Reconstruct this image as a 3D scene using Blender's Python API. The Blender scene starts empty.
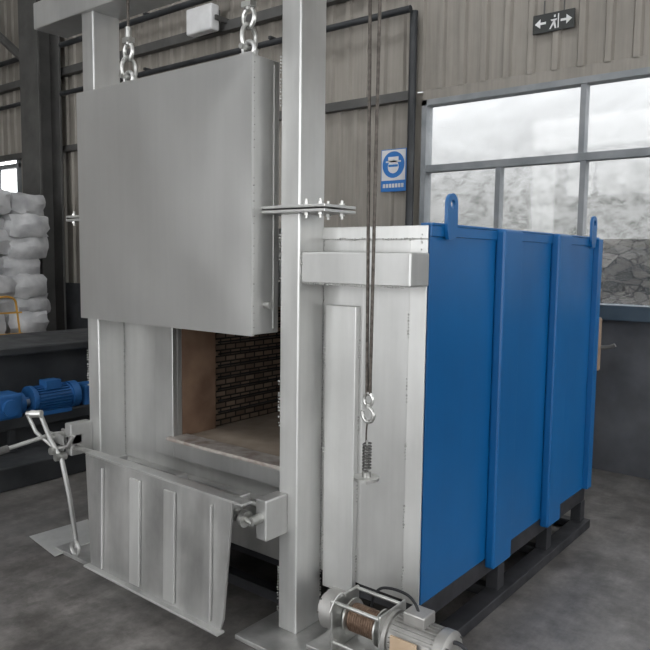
import bpy, bmesh, math, random
from mathutils import Vector, Matrix, Euler, noise as mnoise
random.seed(7)
R=math.radians
scene=bpy.context.scene
col=scene.collection
try:
    scene.view_settings.view_transform='Standard'
    scene.view_settings.look='None'
except Exception as e: print(e)

# ---------------------------------------------------------------- materials
def newmat(name):
    m=bpy.data.materials.new(name); m.use_nodes=True
    nt=m.node_tree; b=nt.nodes['Principled BSDF']
    return m,nt,b
def coords(nt,scale=(1,1,1),kind='Object'):
    tc=nt.nodes.new('ShaderNodeTexCoord'); mp=nt.nodes.new('ShaderNodeMapping')
    mp.inputs['Scale'].default_value=scale
    nt.links.new(tc.outputs[kind],mp.inputs['Vector']); return mp.outputs['Vector']
def ramp(nt,fac,stops):
    r=nt.nodes.new('ShaderNodeValToRGB'); e=r.color_ramp.elements
    while len(e)<len(stops): e.new(0.5)
    for i,(p,c) in enumerate(stops):
        e[i].position=p; e[i].color=(c[0],c[1],c[2],1)
    nt.links.new(fac,r.inputs['Fac']); return r.outputs['Color']
def noise(nt,vec,scale,detail=4,rough=.55):
    n=nt.nodes.new('ShaderNodeTexNoise'); n.inputs['Scale'].default_value=scale
    n.inputs['Detail'].default_value=detail; n.inputs['Roughness'].default_value=rough
    nt.links.new(vec,n.inputs['Vector']); return n.outputs['Fac']
def mult(nt,a,b_,f=1):
    mx=nt.nodes.new('ShaderNodeMix'); mx.data_type='RGBA'; mx.blend_type='MULTIPLY'; mx.inputs[0].default_value=f
    nt.links.new(a,mx.inputs[6]); nt.links.new(b_,mx.inputs[7]); return mx.outputs[2]
def bump(nt,b,fac,strength,dist=.01):
    bp=nt.nodes.new('ShaderNodeBump'); bp.inputs['Strength'].default_value=strength
    bp.inputs['Distance'].default_value=dist
    nt.links.new(fac,bp.inputs['Height']); nt.links.new(bp.outputs['Normal'],b.inputs['Normal'])
def grunge(name,c1,c2,scale=3,metal=0,r1=.4,r2=.6,stretch=(1,1,1),bmp=.1,bscale=60,streak=0,blotch=0):
    m,nt,b=newmat(name)
    v=coords(nt,stretch)
    n=noise(nt,v,scale,4,.5)
    c=ramp(nt,n,[(.3,c1),(.7,c2)])
    if streak:
        v2=coords(nt,(14,14,.6)); n3=noise(nt,v2,2.0,4,.6)
        c=mult(nt,c,ramp(nt,n3,[(.3,(1-streak,)*3),(.65,(1,)*3)]))
    if blotch:
        n4=noise(nt,coords(nt,(1,1,.7)),5,5,.55)
        c=mult(nt,c,ramp(nt,n4,[(.30,(1-blotch,)*3),(.62,(1,)*3)]))
    nt.links.new(c,b.inputs['Base Color'])
    n2=noise(nt,v,scale*1.7,2)
    nt.links.new(ramp(nt,n2,[(.3,(r1,)*3),(.7,(r2,)*3)]),b.inputs['Roughness'])
    b.inputs['Metallic'].default_value=metal
    if bmp: bump(nt,b,noise(nt,v,bscale,3),bmp,.002)
    return m
M={}
M['silver']=grunge('silver_paint',(.50,.50,.49),(.64,.64,.625),2.2,.72,.30,.42,(1,1,.5),0,90,.07,.12)
M['door']=grunge('door_silver_paint',(.56,.56,.55),(.64,.64,.63),1.1,.78,.29,.37,(1,1,.8),0,40,.03,.04)
M['silver_l']=grunge('silver_paint_light',(.58,.58,.565),(.70,.70,.685),3,.65,.32,.44,(1,1,.5),0,70,.07,.10)
M['silver_w']=grunge('silver_paint_worn',(.42,.42,.41),(.64,.635,.62),5,.7,.28,.46,(1,1,.5),.08,50,.08,.25)
M['weld']=grunge('weld_bead',(.28,.28,.27),(.55,.55,.53),30,.7,.3,.45)
M['blue']=grunge('blue_enamel',(.002,.085,.25),(.003,.105,.30),1.5,0,.30,.38,(1,1,1),0,70,.05,.05)
M['bluem']=grunge('blue_motor_paint',(.01,.07,.20),(.02,.11,.31),6,0,.4,.6)
M['black']=grunge('black_steel',(.010,.011,.014),(.025,.025,.029),5,0,.5,.7)
M['dark']=grunge('dark_machine_paint',(.014,.016,.018),(.038,.040,.043),3,.1,.45,.7)
M['dsteel']=grunge('grey_building_steel',(.055,.054,.052),(.09,.088,.084),3,.1,.5,.7)
M['rope']=grunge('oily_wire_rope',(.05,.042,.036),(.13,.115,.10),60,.5,.45,.6)
M['zinc']=grunge('zinc_steel',(.40,.40,.38),(.58,.58,.56),20,.85,.28,.4)
M['alu']=grunge('cast_aluminium',(.30,.295,.28),(.42,.41,.395),10,.6,.38,.55)
M['copper']=grunge('drum_rope_rust',(.10,.06,.04),(.25,.17,.12),40,.6,.4,.6)
M['label']=grunge('tan_label',(.45,.33,.22),(.55,.42,.30),12,0,.4,.5)
M['bag']=grunge('white_woven_bag',(.36,.36,.37),(.54,.54,.54),6,0,.7,.9,(1,1,1),.4,14,0,.2)
M['yellow']=grunge('orange_paint',(.42,.21,.03),(.52,.29,.05),6,0,.4,.6)
M['tan']=grunge('tan_insulation',(.16,.115,.08),(.24,.17,.12),6,0,.6,.8)
M['white']=grunge('white_plastic',(.55,.55,.55),(.65,.65,.65),6,0,.4,.6,bmp=0)
M['signblue']=grunge('sign_blue',(.02,.14,.42),(.03,.17,.48),2,0,.35,.45,bmp=0)
M['signblack']=grunge('sign_black',(.012,.014,.013),(.02,.022,.02),2,0,.35,.45,bmp=0)
M['frame']=grunge('window_frame_paint',(.16,.175,.185),(.25,.26,.27),5,.2,.4,.6)
M['framed']=grunge('window_frame_blue_grey',(.035,.055,.075),(.06,.085,.11),5,.2,.4,.6)
M['mason']=grunge('dark_plaster',(.045,.047,.053),(.08,.083,.09),3,0,.7,.9,blotch=.25)
M['clad']=grunge('grey_beige_cladding',(.235,.215,.187),(.325,.30,.265),1.2,.1,.5,.65,(1,1,.35),0,60,.18,.12)
M['ceil']=grunge('ceiling_sheet',(.25,.25,.24),(.33,.325,.31),1.5,0,.6,.8)
M['sand']=grunge('refractory_floor',(.25,.20,.155),(.36,.295,.235),8,0,.8,.95,(1,1,1),.4,60)
M['jamb']=grunge('scorched_brick_jamb',(.14,.08,.052),(.25,.16,.105),6,0,.8,.95,(1,1,1),.4,40)
M['rust']=grunge('rusty_lip',(.25,.20,.17),(.50,.47,.44),14,.4,.5,.7)
def mk_brick():
    m,nt,b=newmat('refractory_brick')
    tc=nt.nodes.new('ShaderNodeTexCoord'); sp=nt.nodes.new('ShaderNodeSeparateXYZ'); cb=nt.nodes.new('ShaderNodeCombineXYZ')
    nt.links.new(tc.outputs['Object'],sp.inputs[0])
    nt.links.new(sp.outputs['Y'],cb.inputs['X']); nt.links.new(sp.outputs['Z'],cb.inputs['Y'])
    t=nt.nodes.new('ShaderNodeTexBrick'); t.inputs['Scale'].default_value=1
    t.inputs['Brick Width'].default_value=.075; t.inputs['Row Height'].default_value=.032
    t.inputs['Mortar Size'].default_value=.005
    t.inputs['Color1'].default_value=(.11,.078,.056,1); t.inputs['Color2'].default_value=(.23,.17,.125,1)
    t.inputs['Mortar'].default_value=(.02,.016,.013,1)
    nt.links.new(cb.outputs[0],t.inputs['Vector'])
    nt.links.new(t.outputs['Color'],b.inputs['Base Color']); b.inputs['Roughness'].default_value=.9
    bump(nt,b,t.outputs['Fac'],-.6,.01); return m
M['brick']=mk_brick()
def mk_floor():
    m,nt,b=newmat('worn_concrete')
    v=coords(nt)
    n=noise(nt,v,.9,8,.65); n2=noise(nt,v,7,6,.7)
    mx=nt.nodes.new('ShaderNodeMix'); mx.data_type='RGBA'; mx.inputs[0].default_value=.45
    nt.links.new(ramp(nt,n,[(.3,(.08,.075,.072)),(.7,(.23,.218,.208))]),mx.inputs[6])
    nt.links.new(ramp(nt,n2,[(.35,(.075,.07,.066)),(.65,(.28,.265,.25))]),mx.inputs[7])
    v3=coords(nt,(1,.25,1)); n3=noise(nt,v3,3,8,.75)
    c=mult(nt,mx.outputs[2],ramp(nt,n3,[(.35,(.5,)*3),(.6,(1,)*3)]))
    n5=noise(nt,v,2.2,12,.75)
    c=mult(nt,c,ramp(nt,n5,[(.40,(.5,.485,.475)),(.56,(1,)*3)]))
    nt.links.new(c,b.inputs['Base Color'])
    nt.links.new(ramp(nt,n,[(.3,(.30,)*3),(.7,(.5,)*3)]),b.inputs['Roughness'])
    bump(nt,b,n2,.12,.003); return m
M['floor']=mk_floor()
def mk_stone(name,sc,ca,cb_,edge):
    m,nt,b=newmat(name)
    v=coords(nt,(1,1,1.8))
    vo=nt.nodes.new('ShaderNodeTexVoronoi'); vo.inputs['Scale'].default_value=sc
    nt.links.new(v,vo.inputs['Vector'])
    bw=nt.nodes.new('ShaderNodeRGBToBW'); nt.links.new(vo.outputs['Color'],bw.inputs[0])
    vd=nt.nodes.new('ShaderNodeTexVoronoi'); vd.feature='DISTANCE_TO_EDGE'; vd.inputs['Scale'].default_value=sc
    nt.links.new(v,vd.inputs['Vector'])
    c=ramp(nt,bw.outputs[0],[(.2,ca),(.8,cb_)])
    c=mult(nt,c,ramp(nt,vd.outputs['Distance'],[(.0,(edge,)*3),(.09,(1,)*3)]))
    c=mult(nt,c,ramp(nt,noise(nt,v,sc*.35,6,.7),[(.35,(.55,)*3),(.65,(1,)*3)]))
    nt.links.new(c,b.inputs['Base Color'])
    b.inputs['Roughness'].default_value=.9; return m
M['stone']=mk_stone('dry_stone',6.5,(.07,.07,.065),(.26,.25,.235),.2)
def mk_hill():
    m,nt,b=newmat('pale_gravel_bank_hazed')
    v=coords(nt,(1,1,1.4)); n=noise(nt,v,.5,8,.6); n2=noise(nt,v,5,10,.85)
    c=ramp(nt,n,[(.3,(.23,.233,.23)),(.7,(.31,.312,.31))])
    c=mult(nt,c,ramp(nt,n2,[(.42,(.42,.43,.41)),(.54,(1,)*3)]))
    tc=nt.nodes.new('ShaderNodeTexCoord'); sp=nt.nodes.new('ShaderNodeSeparateXYZ'); nt.links.new(tc.outputs['Object'],sp.inputs[0])
    mr=nt.nodes.new('ShaderNodeMapRange'); mr.inputs[1].default_value=2.4; mr.inputs[2].default_value=4.2; nt.links.new(sp.outputs['Z'],mr.inputs[0])
    mx=nt.nodes.new('ShaderNodeMix'); mx.data_type='RGBA'; nt.links.new(mr.outputs[0],mx.inputs[0]); nt.links.new(c,mx.inputs[6])
    mx.inputs[7].default_value=(.40,.405,.41,1)  # upper bank blends to even pale grey, bright haze put into its colour
    nt.links.new(mx.outputs[2],b.inputs['Base Color']); b.inputs['Roughness'].default_value=.95
    bump(nt,b,n2,.3,.04); return m
M['hill']=mk_hill()
def mk_glass():
    m,nt,b=newmat('whitened_glass')
    out=nt.nodes['Material Output']
    tr=nt.nodes.new('ShaderNodeBsdfTransparent'); tl=nt.nodes.new('ShaderNodeBsdfTranslucent'); tl.inputs[0].default_value=(.85,.87,.88,1)
    gl=nt.nodes.new('ShaderNodeBsdfGlossy'); gl.inputs['Roughness'].default_value=.05
    v=coords(nt); n=noise(nt,v,2.5,6)
    f=ramp(nt,n,[(.3,(.0,)*3),(.7,(.05,)*3)])  # white translucent veil mixed into the glass, stands for overexposed daylight
    m1=nt.nodes.new('ShaderNodeMixShader'); m2=nt.nodes.new('ShaderNodeMixShader'); m2.inputs[0].default_value=.03
    nt.links.new(f,m1.inputs[0]); nt.links.new(tr.outputs[0],m1.inputs[1]); nt.links.new(tl.outputs[0],m1.inputs[2])
    nt.links.new(m1.outputs[0],m2.inputs[1]); nt.links.new(gl.outputs[0],m2.inputs[2]); nt.links.new(m2.outputs[0],out.inputs['Surface'])
    return m
M['glass']=mk_glass()

# ---------------------------------------------------------------- helpers
def empty(name,loc=(0,0,0)):
    o=bpy.data.objects.new(name,None); o.empty_display_size=.2; o.location=loc; col.objects.link(o); 
    bpy.context.view_layer.update(); return o
def finish(bm,name,mat,parent=None,smooth=False,bevel=0):
    me=bpy.data.meshes.new(name); bm.normal_update(); bm.to_mesh(me); bm.free()
    o=bpy.data.objects.new(name,me); col.objects.link(o)
    me.materials.append(M[mat] if isinstance(mat,str) else mat)
    if smooth:
        for p in me.polygons: p.use_smooth=True
        try: me.set_sharp_from_angle(angle=R(35))
        except Exception: pass
    if bevel:
        md=o.modifiers.new('bev','BEVEL'); md.width=bevel; md.segments=2; md.limit_method='ANGLE'; md.angle_limit=R(40)
    if parent:
        o.parent=parent; o.matrix_parent_inverse=parent.matrix_world.inverted()
    return o
def addbox(bm,x0,x1,y0,y1,z0,z1,mtx=None):
    vs=[bm.verts.new((x,y,z)) for x in (x0,x1) for y in (y0,y1) for z in (z0,z1)]
    for f in ((0,1,3,2),(4,6,7,5),(0,4,5,1),(2,3,7,6),(0,2,6,4),(1,5,7,3)): bm.faces.new([vs[i] for i in f])
    if mtx is not None:
        for v in vs: v.co=mtx@v.co
def box(name,x0,x1,y0,y1,z0,z1,mat,parent=None,bevel=.003):
    bm=bmesh.new(); addbox(bm,x0,x1,y0,y1,z0,z1); bmesh.ops.recalc_face_normals(bm,faces=bm.faces)
    return finish(bm,name,mat,parent,bevel=bevel)
def boxes(name,lst,mat,parent=None,bevel=.002):
    bm=bmesh.new()
    for b in lst: addbox(bm,*b)
    bmesh.ops.recalc_face_normals(bm,faces=bm.faces)
    return finish(bm,name,mat,parent,bevel=bevel)
def dented(name,x0,x1,z0,z1,y,th,mat,parent,amp=.003,n=36,bevel=.003):
    """thin sheet facing -Y with gentle waves in the front face"""
    bm=bmesh.new(); g=[]
    for j in range(n+1):
        row=[]
        for i in range(n+1):
            u,v=i/n,j/n; x=x0+(x1-x0)*u; z=z0+(z1-z0)*v
            k=min(1,min(u,1-u,v,1-v)*8)
            d=amp*k*mnoise.noise(Vector((x*2.3,z*2.3,y)))
            row.append(bm.verts.new((x,y+d,z)))
        g.append(row)
    for j in range(n):
        for i in range(n): bm.faces.new((g[j][i],g[j][i+1],g[j+1][i+1],g[j+1][i]))
    bnd=[e for e in bm.edges if e.is_boundary]
    r=bmesh.ops.extrude_edge_only(bm,edges=bnd)
    for v in [e for e in r['geom'] if isinstance(e,bmesh.types.BMVert)]: v.co.y=y+th
    o=finish(bm,name,mat,parent,True); return o
def addcyl(bm,p0,p1,r,seg=20,r2=None):
    p0=Vector(p0);p1=Vector(p1);d=p1-p0
    q=d.to_track_quat('Z','Y').to_matrix().to_4x4()
    mt=Matrix.Translation((p0+p1)/2)@q
    bmesh.ops.create_cone(bm,cap_ends=True,segments=seg,radius1=r,radius2=r if r2 is None else r2,depth=d.length,matrix=mt)
def cyl(name,p0,p1,r,mat,parent=None,seg=24,r2=None,bevel=0):
    bm=bmesh.new(); addcyl(bm,p0,p1,r,seg,r2); return finish(bm,name,mat,parent,True,bevel)
def cyls(name,lst,mat,parent=None,seg=16):
    bm=bmesh.new()
    for a in lst: addcyl(bm,a[0],a[1],a[2],seg)
    return finish(bm,name,mat,parent,True)
def tube(name,pts,r,mat,parent=None,smooth=True,cyc=False):
    cu=bpy.data.curves.new(name,'CURVE'); cu.dimensions='3D'; cu.bevel_depth=r; cu.bevel_resolution=4; cu.use_fill_caps=True
    sp=cu.splines.new('NURBS' if smooth else 'POLY'); sp.points.add(len(pts)-1)
    for i,p in enumerate(pts): sp.points[i].co=(*p,1)
    if smooth: sp.order_u=3; sp.use_endpoint_u=not cyc
    sp.use_cyclic_u=cyc
    cu.materials.append(M[mat]); tmp=bpy.data.objects.new(name+'_c',cu); col.objects.link(tmp)
    dg=bpy.context.evaluated_depsgraph_get(); me=bpy.data.meshes.new_from_object(tmp.evaluated_get(dg)); me.name=name
    bpy.data.objects.remove(tmp)
    o=bpy.data.objects.new(name,me); col.objects.link(o)
    for p in me.polygons: p.use_smooth=True
    if parent: o.parent=parent; o.matrix_parent_inverse=parent.matrix_world.inverted()
    return o
def welds(name,segs,mat='weld',parent=None,r=.005,step=.012):
    bm=bmesh.new()
    for a,b in segs:
        a=Vector(a);b=Vector(b);n=max(2,int((b-a).length/step))
        for i in range(n):
            if random.random()<.12: continue
            p=a.lerp(b,i/n)+Vector([random.uniform(-.0015,.0015) for _ in range(3)])
            rr=r*random.uniform(.7,1.3)
            bmesh.ops.create_icosphere(bm,subdivisions=1,radius=rr,matrix=Matrix.Translation(p))
    return finish(bm,name,mat,parent,True)
def hexbolt(bm,p,axis,r=.012,h=.010):
    p=Vector(p);a=Vector(axis).normalized()
    addcyl(bm,p,p+a*h,r,6); addcyl(bm,p+a*h,p+a*(h+.012),r*.5,10)

# ---------------------------------------------------------------- room
def corr(name,x0,x1,z0,z1,y,mat='clad',period=.2,depth=.03,axis='x',parent=None):
    bm=bmesh.new(); prof=[(0,0),(.62,0),(.70,1),(.92,1),(1.0,0)]
    pts=[];n=int(math.ceil((x1-x0)/period))
    for i in range(n):
        for f,h in prof[:-1]:
            x=x0+(i+f)*period
            if x<x1: pts.append((x,h))
    pts.append((x1,0))
    lo=[];hi=[]
    for x,h in pts:
        d=y-h*depth if axis=='x' else y+h*depth
        c=(x,d) if axis=='x' else (d,x)
        lo.append(bm.verts.new((*c,z0))); hi.append(bm.verts.new((*c,z1)))
    for i in range(len(pts)-1):
        bm.faces.new((lo[i],lo[i+1],hi[i+1],hi[i]))
    return finish(bm,name,mat,parent)
YW=5.5
floor=box('floor',-13,8,-8,YW+.2,-.1,0,'floor',bevel=0)
wb=empty('wall_back')
WX0,WX1,WZ0,WZ1=-3.30,2.6,1.22,2.97
VX0,VX1,VZ0,VZ1=-11.6,-10.2,2.35,3.05
corr('cladding_upper',-12.5,6,3.05,6.6,YW,parent=wb)
corr('cladding_mid_a',-12.5,VX0,1.2,3.05,YW,parent=wb)
corr('cladding_mid_b',VX1,WX0,1.2,3.05,YW,parent=wb)
corr('cladding_under_window',VX0,VX1,1.2,VZ0,YW,parent=wb)
corr('cladding_mid_c',WX1,6,1.2,3.05,YW,parent=wb)
box('window_header',WX0,WX1,YW-.03,YW+.05,WZ1,3.06,'clad',wb)
box('masonry_plinth',-12.5,6,YW-.04,YW+.18,0,1.2,'mason',wb,bevel=0)
boxes('girts',[(-12.5,6,YW-.12,YW-.035,3.98,4.08),(-12.5,WX0-.1,YW-.10,YW-.035,2.98,3.06)],'dsteel',wb)
wl=empty('wall_left'); corr('cladding_left',-8,YW,0,6.6,-12.5,axis='y',parent=wl)
boxes('girts_left',[(-12.46,-12.38,-8,YW-.1,z,z+.1) for z in (1.3,2.9,4.3)],'dsteel',wl)
boxes('ceiling',[(-12.5,6,YW-2.2,YW,6.6,6.7),(-12.5,6,-1.8,1.9,6.6,6.7),(-12.5,6,-8,-3.4,6.6,6.7),(-12.5,-9,-3.4,YW-2.2,6.6,6.7),(4,6,-3.4,YW-2.2,6.6,6.7)],'ceil',None,0)  # unseen ceiling, strips left open as added skylights for top light
boxes('unseen_wall_front',[(-12.5,-8,-8.2,-8,0,6.6),(4,6,-8.2,-8,0,6.6),(-8,4,-8.2,-8,5.4,6.6)],'clad',None,0)  # unseen wall with gate opening, added to vary reflections in the steel door
boxes('unseen_wall_right',[(6,6.2,-8.2,YW+.2,0,1.0),(6,6.2,-8.2,YW+.2,4.6,6.6),(6,6.2,-8.2,-5,1.0,4.6),(6,6.2,5.1,YW+.2,1.0,4.6)],'clad',None,0)  # unseen side wall with wide opening, added so metal mirrors dark and bright

def window(name,x0,x1,z0,z1,tz,mullU,mullL,y=YW):
    w=empty(name); t=.05
    L=[(x0,x1,y-.05,y+.06,z1-t,z1),(x0,x0+t,y-.05,y+.06,z0,z1),(x1-t,x1,y-.05,y+.06,z0,z1)]
    if tz: L.append((x0,x1,y-.045,y+.05,tz-.03,tz+.03))
    for m in mullU: L.append((m-.022,m+.022,y-.04,y+.04,tz,z1))
    for m in mullL: L.append((m-.022,m+.022,y-.04,y+.04,z0,tz))
    boxes('frame',L,'frame',w)
    boxes('sill',[(x0-.03,x1+.03,y-.10,y+.10,z0-.06,z0+.05)],'framed',w)
    box('glass',x0,x1,y,y+.006,z0,z1,'glass',w,bevel=0)
    return w
window('window_1',WX0,WX1,WZ0,WZ1,2.38,[-1.90,-.5,.9],[-2.57,-1.88,-1.0,0,1.2])
window('window_2',VX0,VX1,VZ0,VZ1,2.9,[],[-10.9])

# building steel
c=empty('steel_column')
boxes('h_section',[(-9.25,-8.8,5.0,5.03,0,6.6),(-9.25,-8.8,5.30,5.33,0,6.6),(-9.04,-9.01,5.03,5.30,0,6.6)],'dsteel',c)
boxes('base_plate',[(-9.35,-8.7,4.92,5.4,0,.03)],'dsteel',c)
bm=bmesh.new(); addcyl(bm,(-9.0,5.1,4.0),(-11.8,5.1,2.6+3.2),.06,8); finish(bm,'knee_brace','dsteel',c)
p=empty('wall_pipes')
cyls('pipe_runs',[((-12,YW-.16,4.35),(5,YW-.16,4.35),.035),((-12,YW-.17,3.72),(-3.36,YW-.17,3.72),.03),((-3.37,YW-.1,1.2),(-3.37,YW-.1,3.72),.035)],'dark',p)
boxes('pipe_clips',[(x,x+.03,YW-.2,YW-.03,z,z+.03) for x in range(-11,-3,2) for z in (4.38,3.75)],'dark',p)
f=empty('wall_floodlight')
boxes('housing',[(-6.1,-5.7,YW-.32,YW-.2,3.95,4.22)],'white',f,.02)
boxes('rear_fins',[(-6.06+.06*i,-6.045+.06*i,YW-.2,YW-.15,3.98,4.19) for i in range(6)],'dsteel',f)
boxes('bracket',[(-6.13,-6.11,YW-.28,YW-.03,4.05,4.10),(-5.69,-5.67,YW-.28,YW-.03,4.05,4.10)],'dsteel',f)

# outside
box('outside_ground',-14,10,YW+.2,26,-.3,-.2,'hill',bevel=0)
def lumpy(name,x0,x1,y0,y1,mat,nx=200,ny=80):
    bm=bmesh.new(); g=[]
    for j in range(ny+1):
        row=[]
        for i in range(nx+1):
            x=x0+(x1-x0)*i/nx; y=y0+(y1-y0)*j/ny
            z=1.45+6.4*j/ny+.12*mnoise.fractal(Vector((x*1.1,y*1.1,3)),.7,2.1,6)
            row.append(bm.verts.new((x,y,z)))
        g.append(row)
    for j in range(ny):
        for i in range(nx): bm.faces.new((g[j][i],g[j][i+1],g[j+1][i+1],g[j+1][i]))
    return finish(bm,name,mat,None,True)
lumpy('hillside',-14,10,9.05,14,'hill')
box('stone_retaining_wall',-14,10,8.6,9.0,-.2,1.85,'stone',bevel=0)

# ---------------------------------------------------------------- furnace
F=empty('heat_treatment_furnace',(-2.45,3.2,0))
XL,XR,YF,YB,ZB,ZT=-3.55,-1.345,2.30,4.20,.25,1.722
ox0,ox1,oz0,oz1=-2.79,-2.05,.665,1.38
boxes('body_shell',[(XL,ox0-.06,YF+.26,YB,ZB,ZT),(ox1+.06,XR-.01,YF+.26,YB,ZB,ZT),
  (ox0-.06,ox1+.06,YF+.26,YB,1.44,ZT),(ox0-.06,ox1+.06,YF+.26,YB,ZB,.655),(ox0-.06,ox1+.06,3.95,YB,.655,1.44),(XR-.05,XR-.009,YF+.03,YF+.26,ZB,ZT),(ox1+.25,XR-.05,YF+.03,YF+.26,ZT-.03,ZT)],'silver',F,0)
boxes('front_plate',[(XL,ox0,YF,YF+.03,ZB,ZT),(ox1,-1.64,YF,YF+.03,ZB,ZT),(ox0,ox1,YF,YF+.03,oz1,ZT),(ox0,ox1,YF,YF+.03,ZB,oz0)],'silver',F,.002)
dented('front_side_sheet',-1.64,XR-.009,ZB,ZT,YF,.03,'silver',F,.005)
boxes('brick_jamb',[(ox0-.25,ox0,YF+.03,YF+.26,oz0-.1,oz1+.1),(ox1,ox1+.25,YF+.03,YF+.26,oz0-.1,oz1+.1),(ox0-.1,ox1+.1,YF+.03,YF+.26,oz1,oz1+.15)],'jamb',F,0)
box('hearth_slab',ox0-.06,ox1+.06,YF+.035,3.95,.60,.672,'sand',F,0)
boxes('inner_brick_lining',[(ox0-.062,ox0-.03,YF+.26,3.95,.66,1.44),(ox1+.03,ox1+.062,YF+.26,3.95,.66,1.44),(ox0-.06,ox1+.06,3.92,3.96,.66,1.44)],'brick',F,0)
cyls('heating_elements',[((ox0-.02,YF+.30,z),(ox0-.02,3.9,z),.005) for z in [.75+.064*i for i in range(10)]],'black',F,8)
boxes('opening_surround',[(ox0-.14,ox0,YF-.03,YF,oz0-.09,oz1+.05),(ox1,ox1+.09,YF-.03,YF,oz0-.09,oz1+.05),(ox0-.0,ox1,YF-.03,YF,oz0-.09,oz0)],'silver',F,.003)
boxes('sill_lip',[(ox0-.02,ox1+.02,YF-.06,YF+.06,oz0,oz0+.018)],'rust',F,.003)
boxes('lower_front_beam',[(-3.2,-1.97,YF-.05,YF,ZB,.50)],'silver_w',F,.004)
boxes('corner_angle',[(-1.42,XR-.001,YF-.012,YF-.004,ZB,ZT-.052),(-1.9,XR-.001,YF-.012,YF-.003,ZT-.05,ZT-.001)],'silver_l',F,.002)
boxes('front_cover_strip',[(-1.81,-1.655,YF-.03,YF,.2,1.405)],'silver_l',F,.003)
B=[(XR-.008,XR,YF+.004,YB,ZB,ZT)]
boxes('blue_side_panel',B,'blue',F,.001)
boxes('blue_rear_panel',[(XL,XR,YB,YB+.008,ZB,ZT)],'blue',F,.001)
boxes('blue_side_ribs',[(XR,XR+.045,2.86,3.05,ZB-.04,ZT+.006),(XR,XR+.045,3.50,3.68,ZB-.04,ZT+.006)],'blue',F,.01)
boxes('blue_top_rim',[(XR-.04,XR+.010,YF+.001,YB+.02,ZT,ZT+.010),(XR,XR+.008,YF,YB,ZT-.04,ZT-.001),(XR,XR+.03,YB-.05,YB+.02,ZB,ZT-.001)],'blue',F,.002)
def lug(name,y):
    bm=bmesh.new(); n=32; zc=ZT+.085
    hole=[(y+.017*math.cos(2*math.pi*i/n),zc+.017*math.sin(2*math.pi*i/n)) for i in range(n)]
    outer=[]
    for i in range(n):
        a=2*math.pi*i/n; c_,s_=math.cos(a),math.sin(a)
        if s_>=0: outer.append((y+.04*c_,zc+.04*s_))
        else:
            k=min(.04/abs(c_) if abs(c_)>1e-6 else 9,.135/abs(s_)); outer.append((y+k*c_,zc+k*s_))
    for x in (XR+.010,XR+.024):
        vo=[bm.verts.new((x,*q)) for q in outer]; vi=[bm.verts.new((x,*q)) for q in hole]
        for i in range(n): bm.faces.new((vo[i],vo[(i+1)%n],vi[(i+1)%n],vi[i]))
        if x==XR+.010: a0,b0=vo,vi
    for i in range(n):
        bm.faces.new((a0[i],a0[(i+1)%n],vo[(i+1)%n],vo[i])); bm.faces.new((b0[i],b0[(i+1)%n],vi[(i+1)%n],vi[i]))
    bmesh.ops.recalc_face_normals(bm,faces=bm.faces)
    finish(bm,name,'blue',F)
lug('lifting_lug_a',2.43); lug('lifting_lug_b',4.08)
fr=[(-1.42,-1.345,YF,YB,ZB-.08,ZB-.002),(-1.40,-1.31,YF-.02,YB+.02,0,.05),(-3.5,-3.4,YF,YB,0,.05),(-3.5,-3.42,YF,YB,ZB-.08,ZB-.002)]
for y in (YF+.02,3.0,3.60,YB-.07):
    fr+=[(-1.40,-1.34,y,y+.07,.05,ZB-.08),(-3.5,-3.43,y,y+.07,.05,ZB-.08),(-3.43,-1.40,y,y+.06,ZB-.07,ZB-.002),(-3.43,-1.40,y,y+.06,0,.05)]
boxes('base_frame',fr,'black',F,.003)
CW=.10
def column(nm,xa):
    xb=xa+CW; t=.010
    for part,(z0,z1) in {'lower':(.02,1.775),'upper':(1.80,2.95)}.items():
        boxes(nm+'_'+part,[(xa,xb,2.14,YF-.001,z0,z1)],'silver_l' if part=='lower' else 'silver',F,.006)
    boxes(nm+'_flanges',[(xa-.12,xb+.16,2.10,YF+.0,1.772,1.784),(xa-.12,xb+.16,2.10,YF,1.790,1.802)],'silver',F,.002)
    bm=bmesh.new()
    for x in (xa-.08,xb+.05,xb+.12):
        for y in (2.125,2.26):
            hexbolt(bm,(x,y,1.802),(0,0,1)); hexbolt(bm,(x,y,1.772),(0,0,-1))
    finish(bm,nm+'_flange_bolts','zinc',F,True)
    boxes(nm+'_base_plate',[(xa-.10,xb+.12,1.98,YF+.05,0,.02)],'silver_w',F,.002)
    welds(nm+'_welds',[((xa-.002,2.139,z0),(xa-.002,2.139,z0+.2)) for z0 in (.1,.9,1.5,2.2)]+[((xb,YF-.001,.1),(xb,YF-.001,1.7))],parent=F,r=.0045)
column('column_right',-1.945)
column('column_left',-3.33)
boxes('top_crossbeam',[(-3.76,-1.1,2.12,2.32,2.82,2.96)],'silver',F,.006)
boxes('rope_bracket',[(-1.45,-1.35,1.96,2.12,2.84,2.90)],'silver',F,.004)
box('cross_arm',-1.845,-1.335,2.155,YF-.012,1.495,1.62,'silver',F,.006)
welds('cross_arm_welds',[((-1.843,2.154,1.495),(-1.843,2.154,1.62)),((-1.37,YF-.014,1.63),(-1.37,YF-.014,1.70)),((-1.80,YF-.014,1.672),(-1.36,YF-.014,1.672)),((-1.842,2.154,1.494),(-1.345,2.154,1.494))]+[((-1.42,YF-.014,z),(-1.42,YF-.014,z+.10)) for z in (.3,.55,.8,1.05,1.3)]+[((-1.654,YF-.003,z),(-1.654,YF-.003,z+.08)) for z in (.3,.6,.9,1.2)]+[((-1.811,YF-.031,z),(-1.811,YF-.031,z+.1)) for z in (.35,.75,1.15)],parent=F,r=.0045)
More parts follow.
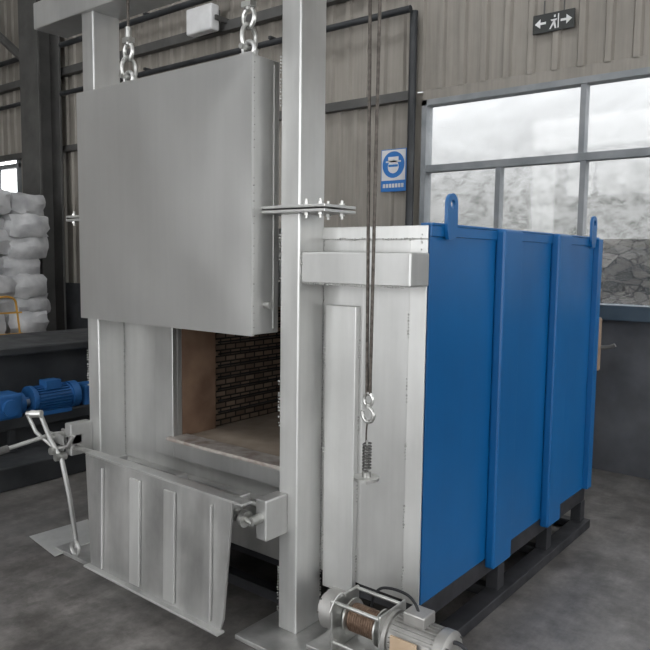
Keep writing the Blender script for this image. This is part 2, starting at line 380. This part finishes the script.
# door
DX0,DX1,DY0,DY1,DZ0,DZ1=-3.22,-2.01,2.035,2.20,1.28,2.39
box('door_body',DX0,DX1,DY0+.012,DY1,DZ0,DZ1,'silver',F,.004)
dented('door_skin',DX0-.004,DX1+.004,DZ0-.004,DZ1+.004,DY0,.012,'door',F,.012)
welds('door_welds',[((DX1+.004,DY0+.014,DZ0),(DX1+.004,DY0+.014,DZ1)),((DX0,DY0+.014,DZ1+.003),(DX1,DY0+.014,DZ1+.003))],parent=F,r=.0035,step=.03)
boxes('door_stiffener',[(DX1,DX1+.004,DY1-.035,DY1-.005,DZ0+.02,DZ1-.02)],'silver',F,.001)
cyl('door_side_stud',(DX1,2.12,1.40),(DX1+.03,2.12,1.40),.014,'zinc',F)
def torus(bm,c,R1,r,ax='y',sx=1,sz=1,n=24,m=8):
    rings=[]
    for i in range(n):
        a=2*math.pi*i/n; ring=[]
        for j in range(m):
            b=2*math.pi*j/m; rr=R1+r*math.cos(b)
            u,w,v=rr*math.cos(a)*sx,rr*math.sin(a)*sz,r*math.sin(b)
            ring.append(bm.verts.new((c[0]+(u if ax=='y' else v),c[1]+(v if ax=='y' else u),c[2]+w)))
        rings.append(ring)
    for i in range(n):
        for j in range(m):
            bm.faces.new((rings[i][j],rings[(i+1)%n][j],rings[(i+1)%n][(j+1)%m],rings[i][(j+1)%m]))
for k,x in enumerate((-2.90,-2.10)):
    bm=bmesh.new()
    addbox(bm,x-.045,x+.045,2.105,2.12,DZ1,DZ1+.035)
    torus(bm,(x,2.1125,DZ1+.045),.030,.010,'y')
    bmesh.ops.recalc_face_normals(bm,faces=bm.faces)
    finish(bm,f'door_padeye_{k+1}','silver_l',F,True)
    tube(f'door_shackle_{k+1}',[(x,2.080,DZ1+.055),(x,2.068,DZ1+.09),(x,2.085,DZ1+.13),(x,2.1125,DZ1+.147),(x,2.14,DZ1+.13),(x,2.157,DZ1+.09),(x,2.145,DZ1+.055)],.010,'zinc',F)
    bm=bmesh.new()
    addcyl(bm,(x,2.065,DZ1+.05),(x,2.16,DZ1+.05),.011,12)
    torus(bm,(x,2.1125,DZ1+.170),.030,.010,'y',1,1.2)
    addcyl(bm,(x,2.1125,DZ1+.20),(x,2.1125,DZ1+.28),.016,12)
    addbox(bm,x-.026,x+.026,2.095,2.13,DZ1+.21,DZ1+.232)
    finish(bm,f'door_hook_{k+1}','zinc',F,True)
    cyl(f'door_rope_{k+1}',(x,2.1125,DZ1+.27),(x,2.1125,2.83),.006,'rope',F,10)
# apron
def quadplate(name,c,th,mat,bev=.002):
    bm=bmesh.new(); a=[bm.verts.new(p) for p in c]
    n=(Vector(c[1])-Vector(c[0])).cross(Vector(c[-1])-Vector(c[0])).normalized()*th
    b=[bm.verts.new(Vector(p)+n) for p in c]
    bm.faces.new(a); bm.faces.new(b[::-1]); k=len(c)
    for i in range(k): bm.faces.new((a[i],b[i],b[(i+1)%k],a[(i+1)%k]))
    bmesh.ops.recalc_face_normals(bm,faces=bm.faces)
    return finish(bm,name,mat,F,bevel=bev)
AT,AB=1.90,1.88
def ay(z): return AB+(AT-AB)*(z-.09)/(.63-.09)
def ap(x,z,off=0): return (x,ay(z)-off,z)
quadplate('apron_plate',[ap(-2.92,.10),ap(-2.02,.085),ap(-2.0,.14),ap(-1.965,.63),ap(-2.98,.635)],.012,'silver_w')
quadplate('apron_top_lip',[(-2.98,1.888,.637),(-1.91,1.888,.627),(-1.91,1.945,.627),(-2.98,1.945,.637)],.010,'silver')
quadplate('apron_bottom_flange',[ap(-2.94,.10,.04),ap(-2.0,.085,.04),ap(-2.0,.085,0),ap(-2.94,.10,0)],.010,'silver_l')
for i,(xa,xb) in enumerate(((-2.82,-2.812),(-2.60,-2.53),(-2.36,-2.29),(-2.07,-2.062))):
    quadplate(f'apron_rib_{i+1}',[ap(xa,.12,.014),ap(xb,.12,.014),ap(xb-.01,.60,.014),ap(xa-.01,.60,.014)],.012,'silver_l')
welds('apron_welds',[(ap(x,.14,.004),ap(x-.01,.60,.004)) for x in (-2.605,-2.525,-2.365,-2.285)]+[(ap(-2.9,.11,.003),ap(-2.03,.10,.003))],parent=F,r=.006,step=.022)
cyl('apron_shaft',(-3.42,2.03,.585),(-1.93,2.03,.585),.014,'zinc',F)
boxes('apron_hinge_arms',[(x,x+.02,1.90,2.06,.55,.615) for x in (-2.9,-2.45,-2.05)],'silver',F,.004)
for k,(xa,zz) in enumerate(((-1.955,.53),(-3.36,.62))):
    boxes(f'pivot_bracket_{k+1}',[(xa,xa+.06,2.01,2.14,zz-.08,zz+.09),(xa-.03,xa,2.04,2.12,zz-.05,zz+.05)],'silver',F,.006)
cyls('pivot_pin',[((-2.02,1.955,.56),(-1.92,1.955,.54),.011),((-1.975,1.955,.55),(-1.952,1.955,.547),.034),((-2.01,1.955,.556),(-1.99,1.955,.553),.026),((-1.925,1.95,.545),(-1.925,2.02,.545),.02)],'zinc',F,20)
# left operating lever
tube('lever_handle',[(-3.44,1.64,.60),(-3.44,1.98,.64),(-3.42,2.06,.64)],.011,'silver_w',F,False)
cyl('lever_grip',(-3.44,1.58,.594),(-3.44,1.74,.612),.019,'dsteel',F)
tube('lever_rod',[(-3.50,1.88,.76),(-3.43,1.91,.775),(-3.395,1.95,.62),(-3.33,1.97,.53),(-3.29,1.985,.34),(-3.25,2.0,.06)],.013,'silver_w',F,False)
tube('lever_link',[(-3.50,1.88,.76),(-3.47,1.91,.66),(-3.38,1.97,.57),(-3.30,1.99,.60),(-3.26,2.0,.66)],.010,'silver_w',F,False)
boxes('lever_clevis',[(-3.48,-3.30,1.98,1.995,.60,.65),(-3.48,-3.30,2.06,2.075,.60,.65),(-3.32,-3.30,1.98,2.075,.60,.65)],'silver_w',F,.003)
cyls('lever_pins',[((-3.42,1.95,.63),(-3.42,2.10,.63),.016),((-3.37,1.93,.57),(-3.37,2.0,.57),.020),((-3.46,1.88,.765),(-3.41,1.91,.768),.020),((-3.34,1.94,.54),(-3.34,2.0,.54),.020)],'zinc',F)
bm=bmesh.new(); torus(bm,(-3.25,1.99,.06),.035,.010,'y'); finish(bm,'lever_foot_ring','silver_w',F,True)
quadplate('foot_ramp',[(-3.70,1.98,.004),(-3.35,1.93,.004),(-3.32,2.25,.03),(-3.62,2.3,.03)],.006,'silver_l')
cyl('rear_insulated_pipe',(-1.375,4.30,.94),(-1.375,4.30,1.26),.05,'tan',F,24,bevel=.01)
tube('rear_pipe_arm',[(-1.4,4.21,1.08),(-1.38,4.30,1.08),(-1.28,4.33,1.08),(-1.25,4.33,1.10)],.012,'dsteel',F)

# ---------------------------------------------------------------- hoist rope with hook
H=empty('hoist_rope_with_hook',(-1.40,2.0,1.1))
cyls('rope_strands',[((-1.405,2.0,1.12),(-1.425,2.0,2.839),.006),((-1.392,2.0,1.12),(-1.378,2.0,2.839),.006)],'rope',H,10)
bm=bmesh.new(); torus(bm,(-1.398,2.0,1.105),.018,.006,'y',1,1.2); addcyl(bm,(-1.398,2.0,1.075),(-1.398,2.0,1.09),.010,12); finish(bm,'hook_eye','zinc',H,True)
tube('hook',[(-1.398,2.0,1.08),(-1.374,2.0,1.065),(-1.376,2.0,1.035),(-1.398,2.0,1.022),(-1.422,2.0,1.038),(-1.424,2.0,1.062)],.007,'zinc',H)
tube('tail_wire',[(-1.40,2.0,1.03),(-1.408,2.0,.99),(-1.402,2.0,.93)],.003,'rope',H)
pts=[]
for i in range(0,9*12):
    a=2*math.pi*i/12; pts.append((-1.40+.014*math.cos(a),2.0+.014*math.sin(a),.95-.10*i/108))
tube('spring',pts,.0035,'dsteel',H)
cyls('weight_disc',[((-1.40,2.0,.818),(-1.40,2.0,.828),.046),((-1.40,2.0,.828),(-1.40,2.0,.846),.016),((-1.40,2.0,.80),(-1.40,2.0,.96),.004)],'zinc',H,28)

# ---------------------------------------------------------------- electric winch
W=empty('electric_winch',(-1.3,2.05,0))
wy,wz=2.03,.30
boxes('mounting_stand',[(-1.66,-.95,wy-.12,wy+.12,.155,.17),(-1.64,-1.60,wy-.11,wy-.07,0,.155),(-1.02,-.98,wy-.11,wy-.07,0,.155),(-1.64,-1.60,wy+.07,wy+.11,0,.155),(-1.02,-.98,wy+.07,wy+.11,0,.155)],'silver_w',W,.003)
def motor(P,x0,x1,y,z,r,mat,capmat,label=None,ang=0):
    bm=bmesh.new(); addcyl(bm,(x0,y,z),(x1,y,z),r*.92,32)
    for i in range(30):
        a=2*math.pi*i/30
        mt=Matrix.Translation((0,y,z))@Matrix.Rotation(a,4,'X')
        addbox(bm,x0+.01,x1-.01,-.002,.002,r*.88,r*1.04,mt)
    bmesh.ops.recalc_face_normals(bm,faces=bm.faces); finish(bm,'motor_body',mat,P,True)
    bm=bmesh.new(); addcyl(bm,(x1,y,z),(x1+.04,y,z),r*1.06,32); addcyl(bm,(x1+.04,y,z),(x1+.055,y,z),r*1.06,32,r*.8); addcyl(bm,(x0-.02,y,z),(x0,y,z),r*1.08,32)
    for s in (-1,1): addbox(bm,x0+.03,x1-.03,y+s*r*.9-.02,y+s*r*.9+.02,z-r*1.05,z-r*.8)
    addbox(bm,x0+.04,x1-.06,y-r*.5,y+r*.5,z-r*1.05,z-r*.7)
    finish(bm,'motor_caps_and_feet',capmat,P,True)
    bm=bmesh.new()
    for i in range(4):
        a=math.pi/4+math.pi*i/2; hexbolt(bm,(x1+.04,y+r*.9*math.cos(a),z+r*.9*math.sin(a)),(1,0,0),.007,.006)
    finish(bm,'motor_cap_bolts','dsteel',P)
    cyl('motor_shaft',(x0-.05,y,z),(x0-.02,y,z),r*.2,'zinc',P)
motor(W,-1.27,-1.06,wy,wz-.005,.090,'alu','alu')
box('motor_terminal_box',-1.22,-1.12,wy-.04,wy+.05,wz+.078,wz+.125,'alu',W,.006)
box('motor_label',-1.24,-1.12,wy-.102,wy-.092,wz-.02,wz+.045,'label',W,.001)
boxes('winch_frame',[(-1.30,-1.288,wy-.10,wy+.10,.17,.40),(-1.545,-1.533,wy-.10,wy+.10,.17,.39)],'zinc',W,.006)
cyls('frame_tie_rods',[((-1.54,wy+a,wz+b),(-1.29,wy+a,wz+b),.008) for a,b in ((-.085,.08),(.085,.08),(-.085,-.09),(.085,-.09))],'zinc',W,12)
bm=bmesh.new(); addcyl(bm,(-1.53,wy,wz),(-1.30,wy,wz),.035,24)
for x in (-1.50,-1.345): addcyl(bm,(x,wy,wz),(x+.008,wy,wz),.075,32)
finish(bm,'drum','zinc',W,True)
bm=bmesh.new()
for k in range(12):
    b2=bmesh.new(); torus(b2,(-1.485+.0118*k,wy,wz),.052,.0065,'x'); me=bpy.data.meshes.new('t'); b2.to_mesh(me); b2.free(); bm.from_mesh(me)
finish(bm,'wound_rope','copper',W,True)
cyls('gearbox',[((-1.62,wy,wz),(-1.545,wy,wz),.085),((-1.645,wy,wz),(-1.62,wy,wz),.06)],'alu',W,28)
bm=bmesh.new()
for i in range(8):
    a=2*math.pi*i/8; hexbolt(bm,(-1.62,wy+.07*math.cos(a),wz+.07*math.sin(a)),(-1,0,0),.007,.006)
finish(bm,'gearbox_bolts','dsteel',W)
tube('power_cable',[(-1.02,wy,wz+.05),(-.98,wy-.02,wz+.08),(-.92,wy,wz+.02),(-.90,wy-.05,wz-.12),(-.85,wy-.1,.02),(-.7,wy-.2,.012),(-.5,wy-.3,.012)],.008,'black',W)
tube('control_lead',[(-1.17,wy,wz+.12),(-1.2,wy+.02,wz+.16),(-1.33,wy+.06,wz+.15),(-1.45,wy+.10,wz+.10),(-1.5,wy+.13,wz-.05),(-1.5,wy+.15,.02)],.006,'black',W)
tube('limit_lever',[(-1.50,wy-.05,wz+.10),(-1.51,wy-.08,wz+.16),(-1.53,wy-.12,wz+.05)],.004,'zinc',W)
W.scale=(.86,.86,.90); W.location=(-1.308,2.055,0)
bpy.context.view_layer.update()
box('pendant_control',-1.712,-1.66,2.10,2.26,.0,.045,'yellow',W,.012)
cyls('pendant_buttons',[((-1.686,y,.045),(-1.686,y,.055),.013) for y in (2.13,2.17)],'black',W)
tube('pendant_cable',[(-1.686,2.26,.02),(-1.66,2.29,.02),(-1.60,2.27,.01),(-1.52,2.22,.01)],.006,'black',W)

# ---------------------------------------------------------------- signs
S=empty('safety_sign',(-3.57,YW-.04,2.4))
def signparts():
    x0,x1,z0,z1=-3.72,-3.45,2.20,2.58; y=YW-.035
    box('board',x0,x1,y-.008,y,z0,z1,'signblue',S,.002)
    box('white_field',x0+.008,x1-.008,y-.010,y-.008,z0+.10,z1-.008,'white',S,0)
    cx,cz=(x0+x1)/2,z1-.14
    cyl('blue_disc',(cx,y-.010,cz),(cx,y-.012,cz),.118,'signblue',S,40)
    cyl('head_symbol',(cx,y-.012,cz-.02),(cx,y-.014,cz-.02),.058,'white',S,32)
    boxes('helmet_symbol',[(cx-.08,cx+.08,y-.014,y-.012,cz+.02,cz+.034),(cx-.055,cx+.055,y-.014,y-.012,cz+.03,cz+.07)],'white',S,0)
    boxes('goggles_symbol',[(cx-.05,cx+.05,y-.016,y-.014,cz-.02,cz+.0)],'signblue',S,0)
    boxes('text_glyphs',[(x0+.025+.033*i,x0+.048+.033*i,y-.012,y-.008,z0+.035,z0+.07) for i in range(7)],'white',S,0)
signparts()
E=empty('exit_sign',(-2.15,YW-.04,3.42))
def exitparts():
    x0,z0=-2.315,3.345; y=YW-.035; s=.88
    x1=x0+.37*s; z1=z0+.16*s
    box('board',x0,x1,y-.015,y,z0,z1,'signblack',E,.003)
    y2=y-.015
    bm=bmesh.new()
    def tri(pts):
        bm.faces.new([bm.verts.new((x0+p[0]*s,y2-.001,z0+p[1]*s)) for p in pts])
    tri([(.02,.08),(.07,.12),(.07,.04)]); tri([(.07,.09),(.12,.09),(.12,.07),(.07,.07)])
    tri([(.35,.08),(.30,.04),(.30,.12)]); tri([(.25,.09),(.30,.09),(.30,.07),(.25,.07)])
    tri([(.15,.02),(.165,.02),(.20,.08),(.185,.085)]); tri([(.20,.02),(.215,.02),(.20,.09),(.18,.08)])
    tri([(.16,.10),(.22,.10),(.21,.085),(.17,.085)]); tri([(.19,.115),(.205,.115),(.205,.135),(.19,.135)])
    tri([(.225,.02),(.235,.02),(.235,.14),(.225,.14)])
    bmesh.ops.recalc_face_normals(bm,faces=bm.faces)
    finish(bm,'pictogram','white',E)
    boxes('hanger',[(x0+.08,x0+.09,y-.01,y,z1,z1+.1),(x1-.09,x1-.08,y-.01,y,z1,z1+.1)],'dsteel',E)
exitparts()

# ---------------------------------------------------------------- left machine
G=empty('machine_bed',(-5.2,3,0))
boxes('bed',[(-5.9,-4.95,.6,4.9,.0,.38),(-5.9,-5.15,.6,4.9,.38,.86),(-5.95,-5.05,.6,4.9,.84,.90),(-4.95,-4.90,.6,4.9,.32,.41),(-4.95,-4.55,.6,4.3,0,.16)],'dark',G,.01)
boxes('side_ribs',[(-4.95,-4.91,y,y+.05,0,.32) for y in (.9,1.7,2.5,3.3,4.1)],'dark',G,.004)
def bmotor(P,x,y0,y1,z,r,nm):
    bm=bmesh.new(); addcyl(bm,(x,y0,z),(x,y1,z),r*.92,28)
    for i in range(26):
        a=2*math.pi*i/26; mt=Matrix.Translation((x,0,z))@Matrix.Rotation(a,4,'Y'); addbox(bm,-.003,.003,y0+.02,y1-.02,r*.88,r*1.08,mt)
    addcyl(bm,(x,y1,z),(x,y1+.06,z),r*1.1,28); addcyl(bm,(x,y0-.03,z),(x,y0,z),r*1.15,28); addcyl(bm,(x,y0-.1,z),(x,y0-.03,z),r*.3,16)
    addbox(bm,x-r*.3,x+r*.8,(y0+y1)/2-.07,(y0+y1)/2+.05,z+r*.8,z+r*1.5)
    addbox(bm,x-r*1.1,x+r*1.1,y0+.03,y1-.03,z-r*1.15,z-r*.85)
    finish(bm,nm,'bluem',P,True)
bmotor(G,-4.99,2.72,3.02,.50,.095,'drive_motor_large')
box('gearbox_housing',-5.09,-4.89,2.40,2.60,.40,.585,'bluem',G,.02)
cyls('gearbox_flanges',[((-4.99,2.38,.49),(-4.99,2.41,.49),.085),((-4.99,2.60,.49),(-4.99,2.64,.49),.08),((-4.89,2.50,.49),(-4.86,2.50,.49),.06)],'bluem',G,28)
bmotor(G,-4.99,2.02,2.24,.48,.075,'drive_motor_small')
cyls('coupling',[((-4.99,2.62,.49),(-4.99,2.72,.49),.035),((-4.99,2.24,.485),(-4.99,2.40,.485),.03)],'zinc',G)
box('gear_housing',-5.09,-4.91,3.12,3.36,.40,.57,'bluem',G,.02)

# ---------------------------------------------------------------- bags on pallet
P=empty('stack_of_white_bags',(-8.6,4.2,0))
boxes('pallet',[(-9.9,-8.2,3.4,4.75,.10,.13)]+[(-9.9+.8*i,-9.8+.8*i,3.4,4.75,0,.10) for i in range(3)],'tan',P)
bm=bmesh.new()
for lv in range(9):
    for i in range(2):
        for j in range(3):
            c_=Vector((-9.45+.8*i+random.uniform(-.1,.1),3.6+.45*j+random.uniform(-.07,.07),.13+.13+.24*lv))
            b2=bmesh.new(); bmesh.ops.create_cube(b2,size=1)
            bmesh.ops.subdivide_edges(b2,edges=b2.edges[:],cuts=5,use_grid_fill=True)
            sd=random.uniform(0,50)
            for v in b2.verts:
                d=v.co.normalized()*.62; v.co=v.co.lerp(d,.45)
                q=mnoise.noise_vector(v.co*3.5+Vector((sd,sd,sd)))*.07
                v.co=Vector((v.co.x*.84,v.co.y*.52,v.co.z*.30))+q*.6
            bmesh.ops.transform(b2,matrix=Matrix.Translation(c_)@Matrix.Rotation(random.uniform(-.25,.25),4,'Z')@Matrix.Rotation(random.uniform(-.1,.1),4,'Y'),verts=b2.verts)
            me=bpy.data.meshes.new('t'); b2.to_mesh(me); b2.free(); bm.from_mesh(me)
finish(bm,'bags','bag',P,True)
Yh=empty('orange_hand_truck',(-7.6,4.0,0))
pts=[(-7.92,3.75,.1),(-7.98,3.80,.95),(-7.93,3.9,1.10),(-7.93,4.15,1.10),(-7.98,4.2,.95),(-7.92,4.25,.1)]
tube('tube_frame',pts,.012,'yellow',Yh,True)
boxes('cross_bars',[(-7.96,-7.94,3.76,4.24,z,z+.02) for z in (.35,.65,.9)]+[(-7.92,-7.7,3.75,4.25,.02,.035)],'yellow',Yh)
cyls('wheels',[((-7.95,3.66,.12),(-7.95,3.72,.12),.12),((-7.95,4.28,.12),(-7.95,4.34,.12),.12)],'black',Yh,24)

# ---------------------------------------------------------------- light
w=bpy.data.worlds.new('World'); scene.world=w; w.use_nodes=True
bg=w.node_tree.nodes['Background']; bg.inputs[0].default_value=(.97,.985,1,1); bg.inputs[1].default_value=3.9

# ---------------------------------------------------------------- camera
cam=bpy.data.cameras.new('camera'); cam.sensor_width=36; cam.lens=706/650*36; cam.clip_start=.05
co=bpy.data.objects.new('camera',cam); col.objects.link(co)
co.matrix_world=Matrix.Translation((0,0,1.6))@Matrix.Rotation(R(38.6),4,'Z')@Matrix.Rotation(R(90-5.5),4,'X')@Matrix.Rotation(R(.7),4,'Z')
scene.camera=co
